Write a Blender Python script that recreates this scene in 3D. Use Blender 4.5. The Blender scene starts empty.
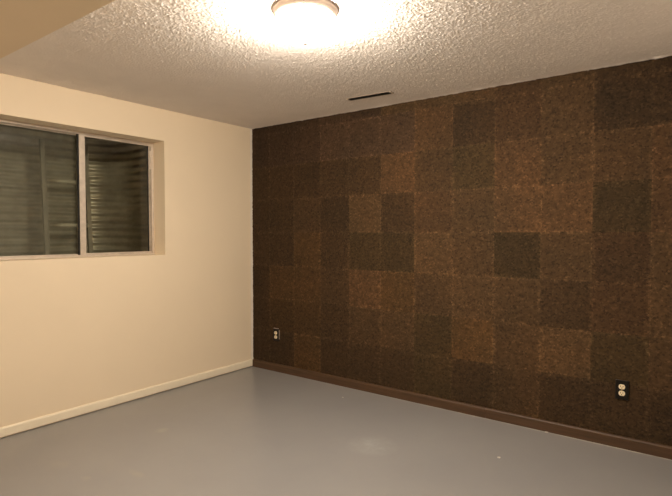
import bpy, math, random
import numpy as np
from mathutils import Vector

random.seed(4)
rng = np.random.default_rng(7)
S = bpy.context.scene
C = S.collection
PI = math.pi

# ------------------------------------------------------------------ camera
cam_d = bpy.data.cameras.new('camera')
cam = bpy.data.objects.new('camera', cam_d)
C.objects.link(cam)
cam_d.sensor_fit = 'HORIZONTAL'
cam_d.sensor_width = 36.0
cam_d.lens = 508.4 / 672 * 36.0
cam_d.clip_start = 0.02
cam.location = (3.5813, -3.4418, 1.2888)
cam.rotation_euler = (PI / 2 - 0.0297, 0.0007, 0.6423)
S.camera = cam

# ------------------------------------------------------------------ world (night outside) and exposure
W = bpy.data.worlds.new('night')
S.world = W
W.use_nodes = True
bg = W.node_tree.nodes.get('Background')
bg.inputs[0].default_value = (0.05, 0.06, 0.09, 1)
bg.inputs[1].default_value = 0.03
S.view_settings.view_transform = 'Standard'
S.view_settings.look = 'None'
S.view_settings.exposure = 0.0
S.view_settings.gamma = 1.0
S.view_settings.use_curve_mapping = False
LAMP_STRENGTH = 338.0
LAMP_COLOUR = (1.0, 0.865, 0.69, 1)
S.cycles.max_bounces = 12
S.cycles.diffuse_bounces = 8
S.cycles.sample_clamp_indirect = 6.0

# ------------------------------------------------------------------ sizes
H = 2.285                       # ceiling height
RX, FY = 3.82, -3.80            # right wall, front wall
SOF_Y, SOF_D = -2.505, 0.22     # bulkhead edge and drop
WY0, WY1, WZ0, WZ1 = -2.19, -0.968, 1.113, 2.031   # window opening in the left wall
WX = -0.15                      # inner face of the window frame


def srgb(r, g, b):
    f = lambda c: c / 12.92 if c <= 0.04045 else ((c + 0.055) / 1.055) ** 2.4
    return (f(r / 255), f(g / 255), f(b / 255), 1)


# ------------------------------------------------------------------ mesh helpers
class MB:
    def __init__(s):
        s.v, s.f, s.sm = [], [], []

    def add(s, vs, fs, smooth=False):
        o = len(s.v)
        s.v += [tuple(p) for p in vs]
        s.f += [tuple(i + o for i in q) for q in fs]
        s.sm += [smooth] * len(fs)
        return s

    def box(s, x0, x1, y0, y1, z0, z1):
        vs = [(x, y, z) for x in (x0, x1) for y in (y0, y1) for z in (z0, z1)]
        return s.add(vs, [(0, 1, 3, 2), (4, 6, 7, 5), (0, 4, 5, 1), (2, 3, 7, 6), (0, 2, 6, 4), (1, 5, 7, 3)])

    def prism(s, pts, d, smooth=False):
        """closed outline pts (3D) pushed along d"""
        n = len(pts)
        d = Vector(d)
        vs = [Vector(p) for p in pts] + [Vector(p) + d for p in pts]
        fs = [tuple(range(n))[::-1], tuple(range(n, 2 * n))]
        fs += [(i, (i + 1) % n, n + (i + 1) % n, n + i) for i in range(n)]
        return s.add(vs, fs, smooth)

    def tube(s, a, b, r, n=14):
        a, b = Vector(a), Vector(b)
        t = (b - a).normalized()
        u = t.orthogonal().normalized()
        w = t.cross(u)
        vs = []
        for p in (a, b):
            for k in range(n):
                q = 2 * PI * k / n
                vs.append(p + r * (math.cos(q) * u + math.sin(q) * w))
        s.add(vs, [(i, (i + 1) % n, n + (i + 1) % n, n + i) for i in range(n)], True)
        s.add([], [])
        o = len(s.v) - 2 * n
        s.f += [tuple(o + i for i in range(n))[::-1], tuple(o + n + i for i in range(n))]
        s.sm += [False, False]
        return s

    def lathe(s, prof, c=(0, 0, 0), n=64, smooth=True):
        """prof: (radius, z) pairs turned about the vertical through c"""
        vs, fs = [], []
        m = len(prof)
        for k in range(n):
            q = 2 * PI * k / n
            for r, z in prof:
                vs.append((c[0] + r * math.cos(q), c[1] + r * math.sin(q), c[2] + z))
        for k in range(n):
            k2 = (k + 1) % n
            for i in range(m - 1):
                fs.append((k * m + i, k2 * m + i, k2 * m + i + 1, k * m + i + 1))
        return s.add(vs, fs, smooth)

    def build(s, name, mat, parent=None, bevel=0, recalc=True):
        me = bpy.data.meshes.new(name)
        me.from_pydata(s.v, [], s.f)
        if recalc:
            import bmesh
            bm = bmesh.new()
            bm.from_mesh(me)
            bmesh.ops.remove_doubles(bm, verts=bm.verts, dist=1e-6)
            bmesh.ops.recalc_face_normals(bm, faces=bm.faces)
            bm.to_mesh(me)
            bm.free()
        if len(me.polygons) == len(s.sm):
            me.polygons.foreach_set('use_smooth', s.sm)
        me.materials.append(mat)
        o = bpy.data.objects.new(name, me)
        C.objects.link(o)
        if parent is not None:
            o.parent = parent
        if bevel:
            b = o.modifiers.new('bevel', 'BEVEL')
            b.width = bevel
            b.segments = 2
            b.limit_method = 'ANGLE'
        return o


def struct(o, label=None, cat='structure'):
    o['kind'] = 'structure'
    if label:
        o['label'] = label
        o['category'] = cat
    return o


def thing(name, label, cat, loc, group=None):
    o = bpy.data.objects.new(name, None)
    C.objects.link(o)
    o.location = loc
    o.empty_display_size = 0.05
    o['label'] = label
    o['category'] = cat
    if group:
        o['group'] = group
    return o


def band_noise(ny, nx, d, lo, hi):
    """smooth random field, wavelengths lo..hi metres, unit variance"""
    k = np.hypot(np.fft.fftfreq(ny, d)[:, None], np.fft.fftfreq(nx, d)[None, :])
    w = np.exp(-(k * lo) ** 2) - np.exp(-(k * hi) ** 2)
    f = np.fft.ifft2(np.fft.fft2(rng.standard_normal((ny, nx))) * w).real
    return (f - f.mean()) / f.std()


def grid_object(name, P, mat, parent=None, face_cols=None, smooth=True):
    ny, nx = P.shape[:2]
    me = bpy.data.meshes.new(name)
    me.vertices.add(ny * nx)
    me.vertices.foreach_set('co', P.reshape(-1).astype(np.float32))
    i = np.arange(ny * nx).reshape(ny, nx)
    q = np.stack([i[:-1, :-1], i[:-1, 1:], i[1:, 1:], i[1:, :-1]], -1).reshape(-1)
    nf = (ny - 1) * (nx - 1)
    me.loops.add(nf * 4)
    me.loops.foreach_set('vertex_index', q.astype(np.int32))
    me.polygons.add(nf)
    me.polygons.foreach_set('loop_start', (np.arange(nf) * 4).astype(np.int32))
    me.update(calc_edges=True)
    me.polygons.foreach_set('use_smooth', np.full(nf, smooth))
    if face_cols is not None:
        a = me.attributes.new('tone', 'FLOAT_COLOR', 'FACE')
        a.data.foreach_set('color', face_cols.reshape(-1).astype(np.float32))
    me.materials.append(mat)
    me.validate()
    o = bpy.data.objects.new(name, me)
    C.objects.link(o)
    if parent is not None:
        o.parent = parent
    return o


# ------------------------------------------------------------------ materials
def newmat(name):
    m = bpy.data.materials.new(name)
    m.use_nodes = True
    nt = m.node_tree
    return m, nt, nt.nodes['Principled BSDF'], lambda t: nt.nodes.new('ShaderNode' + t)


def noise(nt, scale, detail=4, rough=0.6, vec=None):
    n = nt.nodes.new('ShaderNodeTexNoise')
    n.inputs['Scale'].default_value = scale
    n.inputs['Detail'].default_value = detail
    n.inputs['Roughness'].default_value = rough
    if vec is None:
        vec = nt.nodes.new('ShaderNodeTexCoord').outputs['Object']
    nt.links.new(vec, n.inputs['Vector'])
    return n.outputs['Fac']


def ramp(nt, fac, stops):
    r = nt.nodes.new('ShaderNodeValToRGB')
    e = r.color_ramp.elements
    while len(e) < len(stops):
        e.new(0.5)
    for i, (p, c) in enumerate(stops):
        e[i].position = p
        e[i].color = c
    nt.links.new(fac, r.inputs[0])
    return r.outputs[0]


def mixc(nt, a, b, fac, mode='MIX'):
    m = nt.nodes.new('ShaderNodeMix')
    m.data_type = 'RGBA'
    m.blend_type = mode
    for sock, val in ((m.inputs[0], fac), (m.inputs[6], a), (m.inputs[7], b)):
        if hasattr(val, 'is_linked'):
            nt.links.new(val, sock)
        else:
            sock.default_value = val
    return m.outputs[2]


def bump(nt, b, height, strength, dist):
    n = nt.nodes.new('ShaderNodeBump')
    n.inputs['Strength'].default_value = strength
    n.inputs['Distance'].default_value = dist
    nt.links.new(height, n.inputs['Height'])
    nt.links.new(n.outputs[0], b.inputs['Normal'])


def painted(name, col, rough=0.6, var=0.06, vscale=3.0, bs=0.0, bscale=180, bd=0.001, metallic=0.0, spec=0.5):
    m, nt, b, N = newmat(name)
    lo = tuple(c * (1 - var) for c in col[:3]) + (1,)
    hi = tuple(min(1, c * (1 + var)) for c in col[:3]) + (1,)
    nt.links.new(ramp(nt, noise(nt, vscale), [(0.3, lo), (0.7, hi)]), b.inputs['Base Color'])
    b.inputs['Roughness'].default_value = rough
    b.inputs['Metallic'].default_value = metallic
    b.inputs['Specular IOR Level'].default_value = spec
    if bs:
        bump(nt, b, noise(nt, bscale, 3), bs, bd)
    return m


M = {}
M['wall'] = painted('cream_wall_paint', (0.80, 0.685, 0.53, 1), 0.62, 0.02, 1.5, 0.25, 160, 0.001, spec=0.3)
M['ceiling'] = painted('textured_ceiling_paint', (0.86, 0.81, 0.78, 1), 0.8, 0.025, 6, 0.3, 95, 0.003, spec=0.2)
M['soffit'] = painted('smooth_bulkhead_paint', (0.84, 0.715, 0.54, 1), 0.7, 0.02, 2, 0.1, 160, 0.001, spec=0.2)
M['white_trim'] = painted('cream_gloss_trim_paint', (0.84, 0.765, 0.62, 1), 0.4, 0.03, 9, 0.1, 90, 0.001)
M['plain'] = painted('off_white_bounce_paint', (0.84, 0.79, 0.71, 1), 0.62, 0.02, 1.5, 0.2, 160, 0.001, spec=0.3)  # whiter than the cream walls, to throw bounce light on the right side
M['bead'] = painted('pale_corner_strip', (0.80, 0.74, 0.66, 1), 0.5, 0.04, 12)
M['dark_plastic'] = painted('black_brown_plastic', (0.006, 0.0045, 0.0035, 1), 0.45, 0.1, 30, spec=0.25)
M['ivory'] = painted('ivory_plastic', (0.80, 0.70, 0.50, 1), 0.35, 0.03, 60)
M['slot'] = painted('slot_black', (0.02, 0.015, 0.01, 1), 0.6)
M['brass'] = painted('dull_brass', (0.55, 0.42, 0.2, 1), 0.35, 0.1, 60, metallic=1.0)
M['box_edge'] = painted('pale_box_edge', (0.26, 0.22, 0.18, 1), 0.5, 0.1, 80)
M['alu'] = painted('weathered_aluminium', (0.64, 0.565, 0.49, 1), 0.42, 0.10, 22, 0.15, 70, 0.001, metallic=0.4)
M['gasket'] = painted('black_rubber', (0.012, 0.012, 0.012, 1), 0.7)
M['nickel'] = painted('brushed_nickel', (0.66, 0.57, 0.52, 1), 0.4, 0.04, 30, metallic=0.3)
M['ladder'] = painted('dull_galvanised_steel', (0.36, 0.31, 0.24, 1), 0.5, 0.2, 20, 0.2, 60, 0.001, metallic=0.15)
M['rung'] = painted('pale_rung_steel', (0.66, 0.58, 0.46, 1), 0.5, 0.15, 20, metallic=0.15)  # rungs paler than the rails
M['alu_dark'] = painted('dull_aluminium', (0.40, 0.35, 0.29, 1), 0.45, 0.2, 25, 0.2, 70, 0.001, metallic=0.4)
M['gravel'] = painted('gravel', (0.14, 0.12, 0.10, 1), 0.9, 0.5, 40, 0.8, 35, 0.02)
M['soil'] = painted('concrete_side', (0.25, 0.23, 0.2, 1), 0.9, 0.2, 8, 0.3, 30, 0.005)
M['finial'] = painted('dark_nickel', (0.22, 0.18, 0.15, 1), 0.35, 0.05, 60, metallic=0.6)
M['vent'] = painted('painted_register', (0.50, 0.43, 0.35, 1), 0.5, 0.05, 20)
M['vent_dark'] = painted('dark_duct', (0.012, 0.010, 0.010, 1), 0.7, 0.1, 20)
M['chip'] = painted('white_paint_chip', (0.62, 0.59, 0.55, 1), 0.6, 0.04, 90)

# galvanised corrugated steel
m, nt, b, N = newmat('galvanised_steel')
n1 = noise(nt, 5, 6, 0.7)
nt.links.new(ramp(nt, n1, [(0.3, (0.42, 0.365, 0.29, 1)), (0.55, (0.62, 0.56, 0.45, 1)), (0.75, (0.75, 0.69, 0.58, 1))]), b.inputs['Base Color'])
b.inputs['Metallic'].default_value = 0.6
b.inputs['Roughness'].default_value = 0.36
M['galv'] = m

# grey painted concrete floor
m, nt, b, N = newmat('grey_painted_concrete')
tc = N('TexCoord').outputs['Object']
base = ramp(nt, noise(nt, 1.3, 5, 0.6, tc), [(0.3, (0.240, 0.239, 0.247, 1)), (0.7, (0.268, 0.266, 0.271, 1))])
# a few paler rubbed patches and small scuffs


def spot(cx, cy, rx, ry):
    mp = N('Mapping')
    mp.inputs['Location'].default_value = (-cx / rx, -cy / ry, 0)
    mp.inputs['Scale'].default_value = (1 / rx, 1 / ry, 0.0)
    nt.links.new(tc, mp.inputs['Vector'])
    g = N('TexGradient')
    g.gradient_type = 'SPHERICAL'
    nt.links.new(mp.outputs[0], g.inputs[0])
    mu = N('Math')
    mu.operation = 'MULTIPLY'
    nt.links.new(g.outputs['Fac'], mu.inputs[0])
    nt.links.new(ramp(nt, noise(nt, 14, 5, 0.7, tc), [(0.35, (0.15,) * 3 + (1,)), (0.65, (1, 1, 1, 1))]), mu.inputs[1])
    return mu.outputs[0]


base = mixc(nt, base, (0.35, 0.355, 0.37, 1), spot(1.93, -0.87, 0.17, 0.17))
base = mixc(nt, base, (0.36, 0.34, 0.30, 1), spot(0.70, -1.49, 0.05, 0.05))
base = mixc(nt, base, (0.31, 0.29, 0.26, 1), spot(0.66, -2.12, 0.09, 0.05))
base = mixc(nt, base, (0.31, 0.29, 0.26, 1), spot(1.12, -1.93, 0.09, 0.03))
base = mixc(nt, base, (0.33, 0.31, 0.28, 1), spot(0.95, -2.12, 0.04, 0.03))
# unpainted dusty line along the dark baseboard
sx = N('SeparateXYZ')
nt.links.new(tc, sx.inputs[0])
ed = N('MapRange')
ed.inputs['From Min'].default_value = -0.040
ed.inputs['From Max'].default_value = -0.024
nt.links.new(sx.outputs['Y'], ed.inputs['Value'])
ex = N('MapRange')
ex.inputs['From Min'].default_value = 0.4
ex.inputs['From Max'].default_value = 3.0
nt.links.new(sx.outputs['X'], ex.inputs['Value'])
mu = N('Math')
mu.operation = 'MULTIPLY'
nt.links.new(ed.outputs[0], mu.inputs[0])
nt.links.new(ex.outputs[0], mu.inputs[1])
mu2 = N('Math')
mu2.operation = 'MULTIPLY'
nt.links.new(mu.outputs[0], mu2.inputs[0])
nt.links.new(ramp(nt, noise(nt, 7, 5, 0.7, tc), [(0.40, (0.15,) * 3 + (1,)), (0.6, (1, 1, 1, 1))]), mu2.inputs[1])
base = mixc(nt, base, (0.58, 0.54, 0.48, 1), mu2.outputs[0])
nt.links.new(base, b.inputs['Base Color'])
b.inputs['Roughness'].default_value = 0.31
bump(nt, b, noise(nt, 9, 3, 0.5, tc), 0.10, 0.004)
M['floor'] = m

# dark stained wood baseboard
m, nt, b, N = newmat('dark_stained_wood')
tc = N('TexCoord').outputs['Object']
mp = N('Mapping')
mp.inputs['Scale'].default_value = (1.2, 30, 30)
nt.links.new(tc, mp.inputs['Vector'])
w = noise(nt, 2.0, 6, 0.65, mp.outputs[0])
nt.links.new(ramp(nt, w, [(0.25, (0.036, 0.019, 0.0085, 1)), (0.5, (0.068, 0.035, 0.016, 1)), (0.75, (0.096, 0.050, 0.024, 1))]), b.inputs['Base Color'])
b.inputs['Roughness'].default_value = 0.5
bump(nt, b, w, 0.2, 0.001)
M['wood'] = m

# cork tiles: per-tile tone, corner and bottom shade included, x flecks
m, nt, b, N = newmat('dark_cork')
tc = N('TexCoord').outputs['Object']
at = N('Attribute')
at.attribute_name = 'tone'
vo = N('TexVoronoi')
vo.inputs['Scale'].default_value = 95
nt.links.new(tc, vo.inputs['Vector'])
sp = N('SeparateColor')
nt.links.new(vo.outputs['Color'], sp.inputs[0])
fl = ramp(nt, sp.outputs[0], [(0.0, (0.55,) * 3 + (1,)), (0.3, (0.95,) * 3 + (1,)), (0.85, (1.08,) * 3 + (1,)), (0.97, (1.45, 1.5, 1.6, 1))])
pt = ramp(nt, noise(nt, 26, 5, 0.7, tc), [(0.28, (0.62,) * 3 + (1,)), (0.5, (1.0,) * 3 + (1,)), (0.74, (1.32, 1.34, 1.38, 1))])
big = ramp(nt, noise(nt, 3.2, 3, 0.5, tc), [(0.3, (0.86, 0.90, 0.92, 1)), (0.7, (1.14, 1.1, 1.06, 1))])
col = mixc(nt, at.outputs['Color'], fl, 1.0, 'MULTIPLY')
col = mixc(nt, col, pt, 1.0, 'MULTIPLY')
col = mixc(nt, col, big, 1.0, 'MULTIPLY')
nt.links.new(col, b.inputs['Base Color'])
b.inputs['Roughness'].default_value = 0.85
b.inputs['Specular IOR Level'].default_value = 0.25
bump(nt, b, noise(nt, 85, 4, 0.7, tc), 0.55, 0.004)
M['cork'] = m

# thin clear window glass
m, nt, b, N = newmat('window_glass')
nt.nodes.remove(b)
tr, gl, fr, mx = N('BsdfTransparent'), N('BsdfGlossy'), N('Fresnel'), N('MixShader')
tr.inputs[0].default_value = (0.90, 0.92, 0.89, 1)
gl.inputs['Roughness'].default_value = 0.03
fr.inputs[0].default_value = 1.45
for a, c in ((fr.outputs[0], mx.inputs[0]), (tr.outputs[0], mx.inputs[1]), (gl.outputs[0], mx.inputs[2]), (mx.outputs[0], nt.nodes['Material Output'].inputs[0])):
    nt.links.new(a, c)
M['glass'] = m

# fine grey insect screen: weave too fine to see, so part open, part wire
m, nt, b, N = newmat('insect_screen_mesh')
tr, mx = N('BsdfTransparent'), N('MixShader')
b.inputs['Base Color'].default_value = (0.34, 0.31, 0.26, 1)
b.inputs['Roughness'].default_value = 0.6
mx.inputs[0].default_value = 0.11
for a, c in ((tr.outputs[0], mx.inputs[1]), (b.outputs[0], mx.inputs[2]), (mx.outputs[0], nt.nodes['Material Output'].inputs[0])):
    nt.links.new(a, c)
M['screen'] = m

# lit opal glass shade of the lamp
m, nt, b, N = newmat('lit_opal_glass')
b.inputs['Base Color'].default_value = (0.85, 0.82, 0.76, 1)
b.inputs['Roughness'].default_value = 0.25
b.inputs['Emission Color'].default_value = LAMP_COLOUR
b.inputs['Emission Strength'].default_value = LAMP_STRENGTH
M['lit_glass'] = m

# ------------------------------------------------------------------ the room
struct(MB().box(-0.25, RX + 0.15, FY - 0.15, 0.16, -0.12, 0.0).build('floor', M['floor']),
       'grey painted concrete floor', 'floor')

# left wall with the window opening
wl = MB()
T = -0.25
wl.box(T, 0, FY - 0.15, WY0, 0, H + 0.1)
wl.box(T, 0, WY1, 0.16, 0, H + 0.1)
wl.box(T, 0, WY0, WY1, 0, WZ0)
wl.box(T, 0, WY0, WY1, WZ1, H + 0.1)
struct(wl.build('wall_left', M['wall'], recalc=False), 'cream painted wall with the recessed basement window', 'wall')
struct(MB().box(RX, RX + 0.15, FY - 0.15, 0.16, 0, H + 0.1).build('wall_right', M['plain']), 'unseen off-white bounce wall beyond the right edge', 'wall')  # unseen wall, whitened and set close in to bounce light
struct(MB().box(0, RX, FY - 0.15, FY, 0, H + 0.1).build('wall_front', M['wall']), 'plain cream wall behind the viewpoint', 'wall')

# textured ceiling: real splatter relief
d = 0.0050
ys = np.arange(0.03, SOF_Y - 0.05, -d)
xs = np.arange(-0.03, RX + 0.03, d)
n = band_noise(len(ys), len(xs), d, 0.0072, 0.0145)
n2 = band_noise(len(ys), len(xs), d, 0.02, 0.20)
hgt = np.maximum(n + 0.25 * n2 - 0.05, 0) ** 1.1 * 0.0019
P = np.zeros((len(ys), len(xs), 3))
P[..., 0] = xs[None, :]
P[..., 1] = ys[:, None]
P[..., 2] = H - hgt
# the splatter runs down unevenly where it meets the cork
lip = np.interp(xs, np.arange(-0.1, RX + 0.2, 0.035), np.abs(rng.normal(0, 0.0024, len(np.arange(-0.1, RX + 0.2, 0.035)))))
P[..., 2] -= np.where(ys > -0.022, 1.0, 0.0)[:, None] * lip[None, :]
ceil = grid_object('ceiling', P, M['ceiling'])
struct(ceil, 'textured splatter ceiling', 'ceiling')
# smooth dropped bulkhead
sf = MB().box(0.0, RX, FY, SOF_Y, H - SOF_D, H + 0.1).build('soffit', M['soffit'])
struct(sf, 'smooth dropped bulkhead at upper left of the ceiling', 'ceiling')
struct(MB().box(-0.25, RX + 0.15, FY - 0.15, 0.16, H + 0.1, H + 0.2).build('ceiling_deck', M['soil']), 'floor deck above the ceiling', 'ceiling')

# ---- cork tiled back wall
XO, ZO, TS = -0.0826, 2.5085, 0.3048
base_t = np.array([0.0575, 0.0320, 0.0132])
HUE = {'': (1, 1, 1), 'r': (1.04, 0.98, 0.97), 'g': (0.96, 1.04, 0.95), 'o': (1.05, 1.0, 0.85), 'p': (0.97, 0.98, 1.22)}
TONES = [  # left columns and bottom row darkened: shade painted on top of tile colour
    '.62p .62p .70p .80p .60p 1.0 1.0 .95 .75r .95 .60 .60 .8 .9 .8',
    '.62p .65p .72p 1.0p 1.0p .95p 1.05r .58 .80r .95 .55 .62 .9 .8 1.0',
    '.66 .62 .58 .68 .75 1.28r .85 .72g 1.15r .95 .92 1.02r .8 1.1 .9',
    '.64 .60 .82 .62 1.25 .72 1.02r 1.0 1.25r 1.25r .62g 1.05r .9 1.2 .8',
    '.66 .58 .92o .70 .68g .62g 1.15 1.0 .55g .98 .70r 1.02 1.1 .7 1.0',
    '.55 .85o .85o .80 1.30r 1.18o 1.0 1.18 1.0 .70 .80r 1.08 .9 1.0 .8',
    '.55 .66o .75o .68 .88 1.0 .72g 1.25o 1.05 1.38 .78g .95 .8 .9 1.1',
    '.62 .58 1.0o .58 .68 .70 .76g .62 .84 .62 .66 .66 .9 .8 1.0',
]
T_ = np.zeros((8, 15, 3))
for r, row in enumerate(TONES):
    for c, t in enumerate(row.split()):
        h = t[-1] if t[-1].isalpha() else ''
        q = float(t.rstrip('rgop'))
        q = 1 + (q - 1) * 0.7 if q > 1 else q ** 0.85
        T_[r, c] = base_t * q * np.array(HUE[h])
d = 0.0085
xs = np.arange(-0.004, RX + 0.01, d)
zs = np.arange(0.0, H + 0.004, d)
X, Z = np.meshgrid(xs, zs)
ci = np.clip(np.floor((X - XO) / TS), 0, 14).astype(int)
ri = np.clip(np.floor((ZO - Z) / TS), 0, 7).astype(int)
thick = rng.uniform(-0.0018, 0.0018, (8, 15))[ri, ci]
thick[:] += rng.uniform(-0.004, 0.004, (8, 15))[ri, ci] * (X - XO - ci * TS - TS / 2)
u = np.abs(((X - XO) / TS) % 1 - 0.5) * TS
v = np.abs(((ZO - Z) / TS) % 1 - 0.5) * TS
edge = TS / 2 - np.maximum(u, v)                       # distance to the tile's edge
rag = band_noise(len(zs), len(xs), d, 0.012, 0.08) * 0.003
groove = np.clip(1 - (edge + rag) / 0.007, 0, 1)
rel = band_noise(len(zs), len(xs), d, 0.013, 0.05) * 0.0011 + band_noise(len(zs), len(xs), d, 0.02, 0.3) * 0.0006
Y = -(thick + rel) + groove * 0.0025
P = np.stack([X, Y, Z], -1)
# crumbled, slightly frayed edges show paler cork
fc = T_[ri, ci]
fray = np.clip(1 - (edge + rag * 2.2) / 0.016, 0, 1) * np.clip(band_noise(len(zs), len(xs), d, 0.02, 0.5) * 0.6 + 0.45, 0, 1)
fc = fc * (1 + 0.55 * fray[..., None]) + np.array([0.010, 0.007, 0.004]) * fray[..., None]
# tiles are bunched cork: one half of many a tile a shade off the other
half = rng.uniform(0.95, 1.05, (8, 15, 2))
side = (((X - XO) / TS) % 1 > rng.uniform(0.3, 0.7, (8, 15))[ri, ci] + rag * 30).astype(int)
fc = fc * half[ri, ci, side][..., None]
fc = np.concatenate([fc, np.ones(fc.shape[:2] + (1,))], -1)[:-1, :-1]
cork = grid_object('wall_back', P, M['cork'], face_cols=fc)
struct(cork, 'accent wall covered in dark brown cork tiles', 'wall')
struct(MB().box(0, RX, 0.012, 0.16, 0, H + 0.1).build('wall_back_backing', M['soil']), 'solid wall behind the cork tiles', 'wall')

# ---- trims
bb = MB()
prof = [(0.0, 0.010), (0.013, 0.010), (0.013, 0.058), (0.009, 0.066), (0.0, 0.068)]
bb.prism([(x, FY, z) for x, z in prof], (0, -FY - 0.004, 0))
struct(bb.build('baseboard_left', M['white_trim']), 'cream baseboard with a dark gap below it', 'baseboard')
wb = MB()
prof = [(0.006, 0.0), (-0.020, 0.0), (-0.020, 0.062), (-0.016, 0.069), (0.006, 0.071)]
wb.prism([(0.0135, y, z) for y, z in prof], (2.3015, 0, 0))
wb.prism([(2.317, y + 0.001, z) for y, z in prof], (RX - 2.317, 0, 0))
struct(wb.build('baseboard_back', M['wood']), 'dark stained wood baseboard under the cork', 'baseboard')
struct(MB().box(0.0, 0.0035, -0.026, 0.004, 0.0, H + 0.02).build('trim_1', M['bead'], bevel=0.001),
       'thin pale corner strip between cream wall and cork wall', 'trim')

# ------------------------------------------------------------------ window
win = bpy.data.objects.new('window_1', None)
C.objects.link(win)
win.location = (WX, (WY0 + WY1) / 2, WZ0)
struct(win, 'recessed sliding basement window with aluminium frame', 'window')
wo = Vector(win.location)


def wbox(mb, x0, x1, y0, y1, z0, z1):
    return mb.box(x0 - wo.x, x1 - wo.x, y0 - wo.y, y1 - wo.y, z0 - wo.z, z1 - wo.z)


F = 0.018
fr = MB()
wbox(fr, -0.215, WX, WY0, WY1, WZ1 - F, WZ1)
wbox(fr, -0.215, WX, WY0, WY1, WZ0, WZ0 + F * 0.8)
wbox(fr, -0.215, WX, WY1 - F, WY1, WZ0 + F * 0.8, WZ1 - F)
wbox(fr, -0.215, WX, WY0, WY0 + F, WZ0 + F * 0.8, WZ1 - F)
fr.build('window_frame', M['alu'], win, bevel=0.002)
YM = -1.554
GZ0, GZ1 = WZ0 + F * 0.8, WZ1 - F
# right sash (front track): meeting stile, thin rails, jamb stile
sash = MB()
wbox(sash, -0.182, -0.158, YM - 0.022, YM + 0.022, GZ0, GZ1)
wbox(sash, -0.180, -0.160, YM + 0.022, WY1 - F, GZ1 - 0.012, GZ1)
wbox(sash, -0.180, -0.160, YM + 0.022, WY1 - F, GZ0, GZ0 + 0.012)
sash.build('sash', M['alu'], win, bevel=0.002)
js = MB()
wbox(js, -0.180, -0.160, WY1 - F - 0.022, WY1 - F, GZ0 + 0.012, GZ1 - 0.012)
js.build('jamb_stile', M['alu_dark'], win, bevel=0.002)
gk = MB()
wbox(gk, -0.176, -0.163, YM - 0.032, YM - 0.022, GZ0, GZ1)
wbox(gk, -0.174, -0.164, YM + 0.022, YM + 0.026, GZ0 + 0.012, GZ1 - 0.012)
wbox(gk, -0.174, -0.162, WY1 - F - 0.027, WY1 - F - 0.022, GZ0 + 0.012, GZ1 - 0.012)
gk.build('rubber_gasket', M['gasket'], win)
p = MB()
wbox(p, -0.172, -0.168, YM + 0.022, WY1 - F - 0.022, GZ0 + 0.012, GZ1 - 0.012)
p.build('glass_pane', M['glass'], win)
s2 = MB()
wbox(s2, -0.206, -0.188, YM - 0.022, YM + 0.012, GZ0, GZ1)
wbox(s2, -0.206, -0.188, WY0 + F, WY0 + F + 0.02, GZ0, GZ1)
wbox(s2, -0.206, -0.188, WY0 + F + 0.02, YM - 0.022, GZ1 - 0.008, GZ1)
wbox(s2, -0.206, -0.188, WY0 + F + 0.02, YM - 0.022, GZ0, GZ0 + 0.008)
s2.build('fixed_sash', M['alu'], win, bevel=0.002)
p = MB()
wbox(p, -0.199, -0.195, WY0 + F + 0.02, YM - 0.022, GZ0 + 0.008, GZ1 - 0.008)
p.build('glass_pane', M['glass'], win)
p = MB()
wbox(p, -0.2135, -0.2125, WY0 + F, YM - 0.01, GZ0, GZ1)
p.build('insect_screen', M['screen'], win)
# latch on the jamb side, high up
lt = MB()
wbox(lt, -0.160, -0.148, WY1 - F - 0.019, WY1 - F - 0.005, GZ1 - 0.20, GZ1 - 0.05)
wbox(lt, -0.148, -0.138, WY1 - F - 0.016, WY1 - F - 0.008, GZ1 - 0.15, GZ1 - 0.10)
lt.build('latch', M['alu'], win, bevel=0.0015)

# ------------------------------------------------------------------ window well outside (corrugated steel)
BX, SY0, SY1, CR = -1.00, -2.33, -0.85, 0.31
path = [(-0.252, SY0)]
for k in range(13):
    a = PI / 2 * k / 12
    path.append((BX + CR - CR * math.sin(a), SY0 + CR - CR * math.cos(a)))
for k in range(13):
    a = PI / 2 * k / 12
    path.append((BX + CR - CR * math.cos(a), SY1 - CR + CR * math.sin(a)))
path.append((-0.252, SY1))
path = np.array(path)
tang = np.gradient(path, axis=0)
nrm = np.stack([-tang[:, 1], tang[:, 0]], 1)
nrm /= np.linalg.norm(nrm, axis=1)[:, None]
zs = np.arange(0.90, 2.62, 0.0667 / 12)
P = np.zeros((len(zs), len(path), 3))
wv = 0.0108 * np.sin(2 * PI * (zs - 0.02) / 0.0667)
P[..., 0] = path[None, :, 0] + nrm[None, :, 0] * wv[:, None]
P[..., 1] = path[None, :, 1] + nrm[None, :, 1] * wv[:, None]
P[..., 2] = zs[:, None]
well = grid_object('window_well', P, M['galv'])
so = well.modifiers.new('sheet', 'SOLIDIFY')
so.thickness = 0.002
so.offset = 0
well['label'] = 'corrugated galvanised steel window well outside the window'
well['category'] = 'window well'
g = MB().box(BX + 0.0, -0.252, SY0, SY1, 0.86, 0.955).build('gravel_bed', M['gravel'])
struct(g, 'gravel at the bottom of the window well', 'ground')
struct(MB().box(-1.3, -0.25, SY0 - 0.3, SY1 + 0.3, 0.6, 0.86).build('ground', M['soil']), 'ground under the window well', 'ground')

# ladder leaning on the far side of the well
lad = thing('escape_ladder', 'dull steel ladder leaning inside the window well behind the glass', 'ladder', (-0.66, -1.41, 0.955))


def lpt(y, z):
    return Vector((-0.66 - 0.07 * (z - 0.955) - 0 + 0.66, y + 1.41, z - 0.955))


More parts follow.
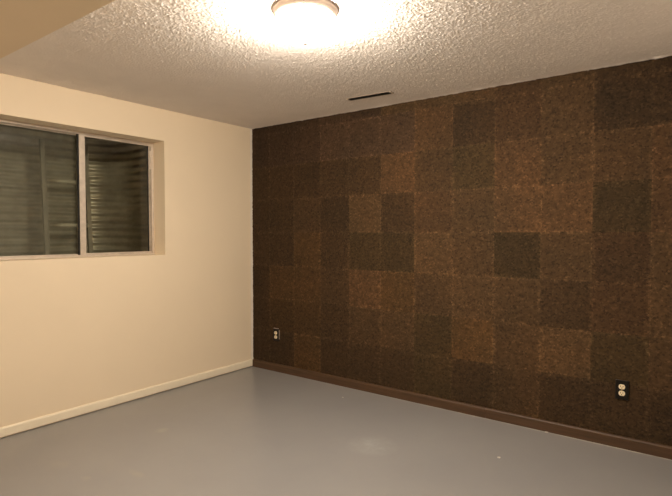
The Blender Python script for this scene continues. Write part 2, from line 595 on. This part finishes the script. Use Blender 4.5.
for y in (-1.585, -1.235):
    r = MB()
    a, bq = lpt(y, 0.957), lpt(y, 2.04)
    r.prism([a + Vector((-0.012, -0.018, 0)), a + Vector((0.012, -0.018, 0)), a + Vector((0.012, 0.018, 0)), a + Vector((-0.012, 0.018, 0))], bq - a)
    r.build('rail', M['ladder'], lad, bevel=0.003)
for z in (1.02, 1.352, 1.712):
    MB().tube(lpt(-1.567, z), lpt(-1.253, z), 0.018).build('rung', M['rung'], lad)

# ------------------------------------------------------------------ ceiling light
LX, LY = 2.0925, -1.680
lamp = thing('ceiling_light', 'round flush ceiling light with nickel rim and glowing white glass bowl', 'ceiling light', (LX, LY, H))
MB().lathe([(0.0001, 0.004), (0.128, 0.004), (0.128, -0.012), (0.0001, -0.012)]).build('canopy', M['nickel'], lamp)
MB().lathe([(0.118, -0.002), (0.145, -0.002), (0.1458, -0.011), (0.143, -0.019), (0.138, -0.026), (0.133, -0.033), (0.129, -0.0355), (0.125, -0.034), (0.123, -0.029), (0.118, -0.002)]).build('rim', M['nickel'], lamp)
prof = [(0.119, -0.018), (0.1225, -0.032)]
for k in range(1, 15):
    a = PI / 2 * k / 14
    prof.append((max(0.1225 * math.cos(a) ** 0.8, 0.0001), -0.032 - 0.101 * math.sin(a) ** 1.0))
MB().lathe(prof, n=56).build('glass_bowl', M['lit_glass'], lamp)
MB().lathe([(0.0001, -0.132), (0.012, -0.133), (0.013, -0.138), (0.007, -0.141), (0.008, -0.148), (0.005, -0.153), (0.0001, -0.154)], n=24).build('finial', M['finial'], lamp)

# ------------------------------------------------------------------ ceiling vent
vent = thing('ceiling_vent', 'narrow dark slotted vent set in the ceiling before the cork wall', 'vent', (1.545, -0.312, H))
vent.rotation_euler = (0, 0, 0.06)
fr = MB()
L2, W2 = 0.184, 0.029
fr.box(-L2, L2, -W2, -W2 + 0.007, -0.003, 0.004)
fr.box(-L2, L2, W2 - 0.007, W2, -0.006, 0.004)
fr.box(-L2, -L2 + 0.014, -W2 + 0.007, W2 - 0.007, -0.006, 0.004)
fr.box(L2 - 0.014, L2, -W2 + 0.007, W2 - 0.007, -0.006, 0.004)
fr.build('frame', M['vent'], vent, bevel=0.001)
MB().box(-L2 + 0.014, L2 - 0.014, -W2 + 0.007, W2 - 0.007, -0.0045, 0.004).build('duct_opening', M['vent_dark'], vent)
for y in (-0.011, 0.0, 0.011):
    MB().prism([(-L2 + 0.014, y - 0.004, -0.007), (-L2 + 0.014, y - 0.0025, -0.007), (-L2 + 0.014, y + 0.005, -0.0045), (-L2 + 0.014, y + 0.003, -0.0045)],
               (2 * L2 - 0.028, 0, 0)).build('slat', M['vent_dark'], vent)


# ------------------------------------------------------------------ electrical outlets
def outlet(loc, label, edge_ring):
    t = thing('electrical_outlet', label, 'outlet', loc, 'duplex outlets on the cork wall')
    w, h = 0.035, 0.0575
    MB().box(-w, w, -0.009, 0.004, -h, h).build('cover_plate', M['dark_plastic'], t, bevel=0.0025)
    if edge_ring:
        rg = MB()
        rg.box(w + 0.001, w + 0.0045, -0.006, 0.004, -h + 0.02, h - 0.012)
        rg.box(-w + 0.004, w - 0.006, -0.006, 0.004, h + 0.001, h + 0.005)
        e = rg.build('box_edge', M['box_edge'], t)
        e['label'] = 'pale edge of the wall box showing past the dark plate'
    for s in (1, -1):
        pts = []
        for k in range(28):
            a = 2 * PI * k / 28
            pts.append((0.0172 * math.cos(a), -0.009, s * 0.0195 + max(-0.0142, min(0.0142, 0.0172 * math.sin(a)))))
        rc = MB().prism(pts, (0, -0.003, 0)).build('receptacle', M['ivory'], t)
        sl = MB()
        z = s * 0.0195
        sl.box(-0.0075, -0.0050, -0.0125, -0.0115, z - 0.001, z + 0.008)
        sl.box(0.0050, 0.0075, -0.0125, -0.0115, z - 0.0005, z + 0.007)
        sl.tube((0, -0.0125, z - 0.007), (0, -0.0115, z - 0.007), 0.0027, 12)
        sl.build('slots', M['slot'], rc)
    MB().tube((0, -0.0115, 0), (0, -0.0085, 0), 0.0035, 12).build('screw', M['brass'], t)
    return t


outlet((3.145, -0.002, 0.350), 'dark outlet with ivory sockets at right, low on the cork wall', False)
outlet((0.314, -0.002, 0.340), 'dark outlet with pale edge line, low on the cork near the corner', True)

# ------------------------------------------------------------------ small chips lying on the floor
for (x, y, r, label) in ((1.260, -0.253, 0.011, 'tiny white chip on the floor left of centre, near the cork wall'),
                         (2.722, -0.030, 0.013, 'tiny white chip lying against the dark wood baseboard'),
                         (2.605, -0.579, 0.010, 'tiny white chip out on the grey floor at right')):
    pts = []
    for k in range(7):
        a = 2 * PI * k / 7
        q = r * random.uniform(0.6, 1.1)
        pts.append((q * math.cos(a), q * 0.7 * math.sin(a), 0.0))
    c = MB().prism(pts, (0.001, 0, 0.004)).build('paint_chip', M['chip'])
    c.location = (x, y, 0.0)
    c['label'] = label
    c['category'] = 'paint chip'
    c['group'] = 'white chips on the floor'
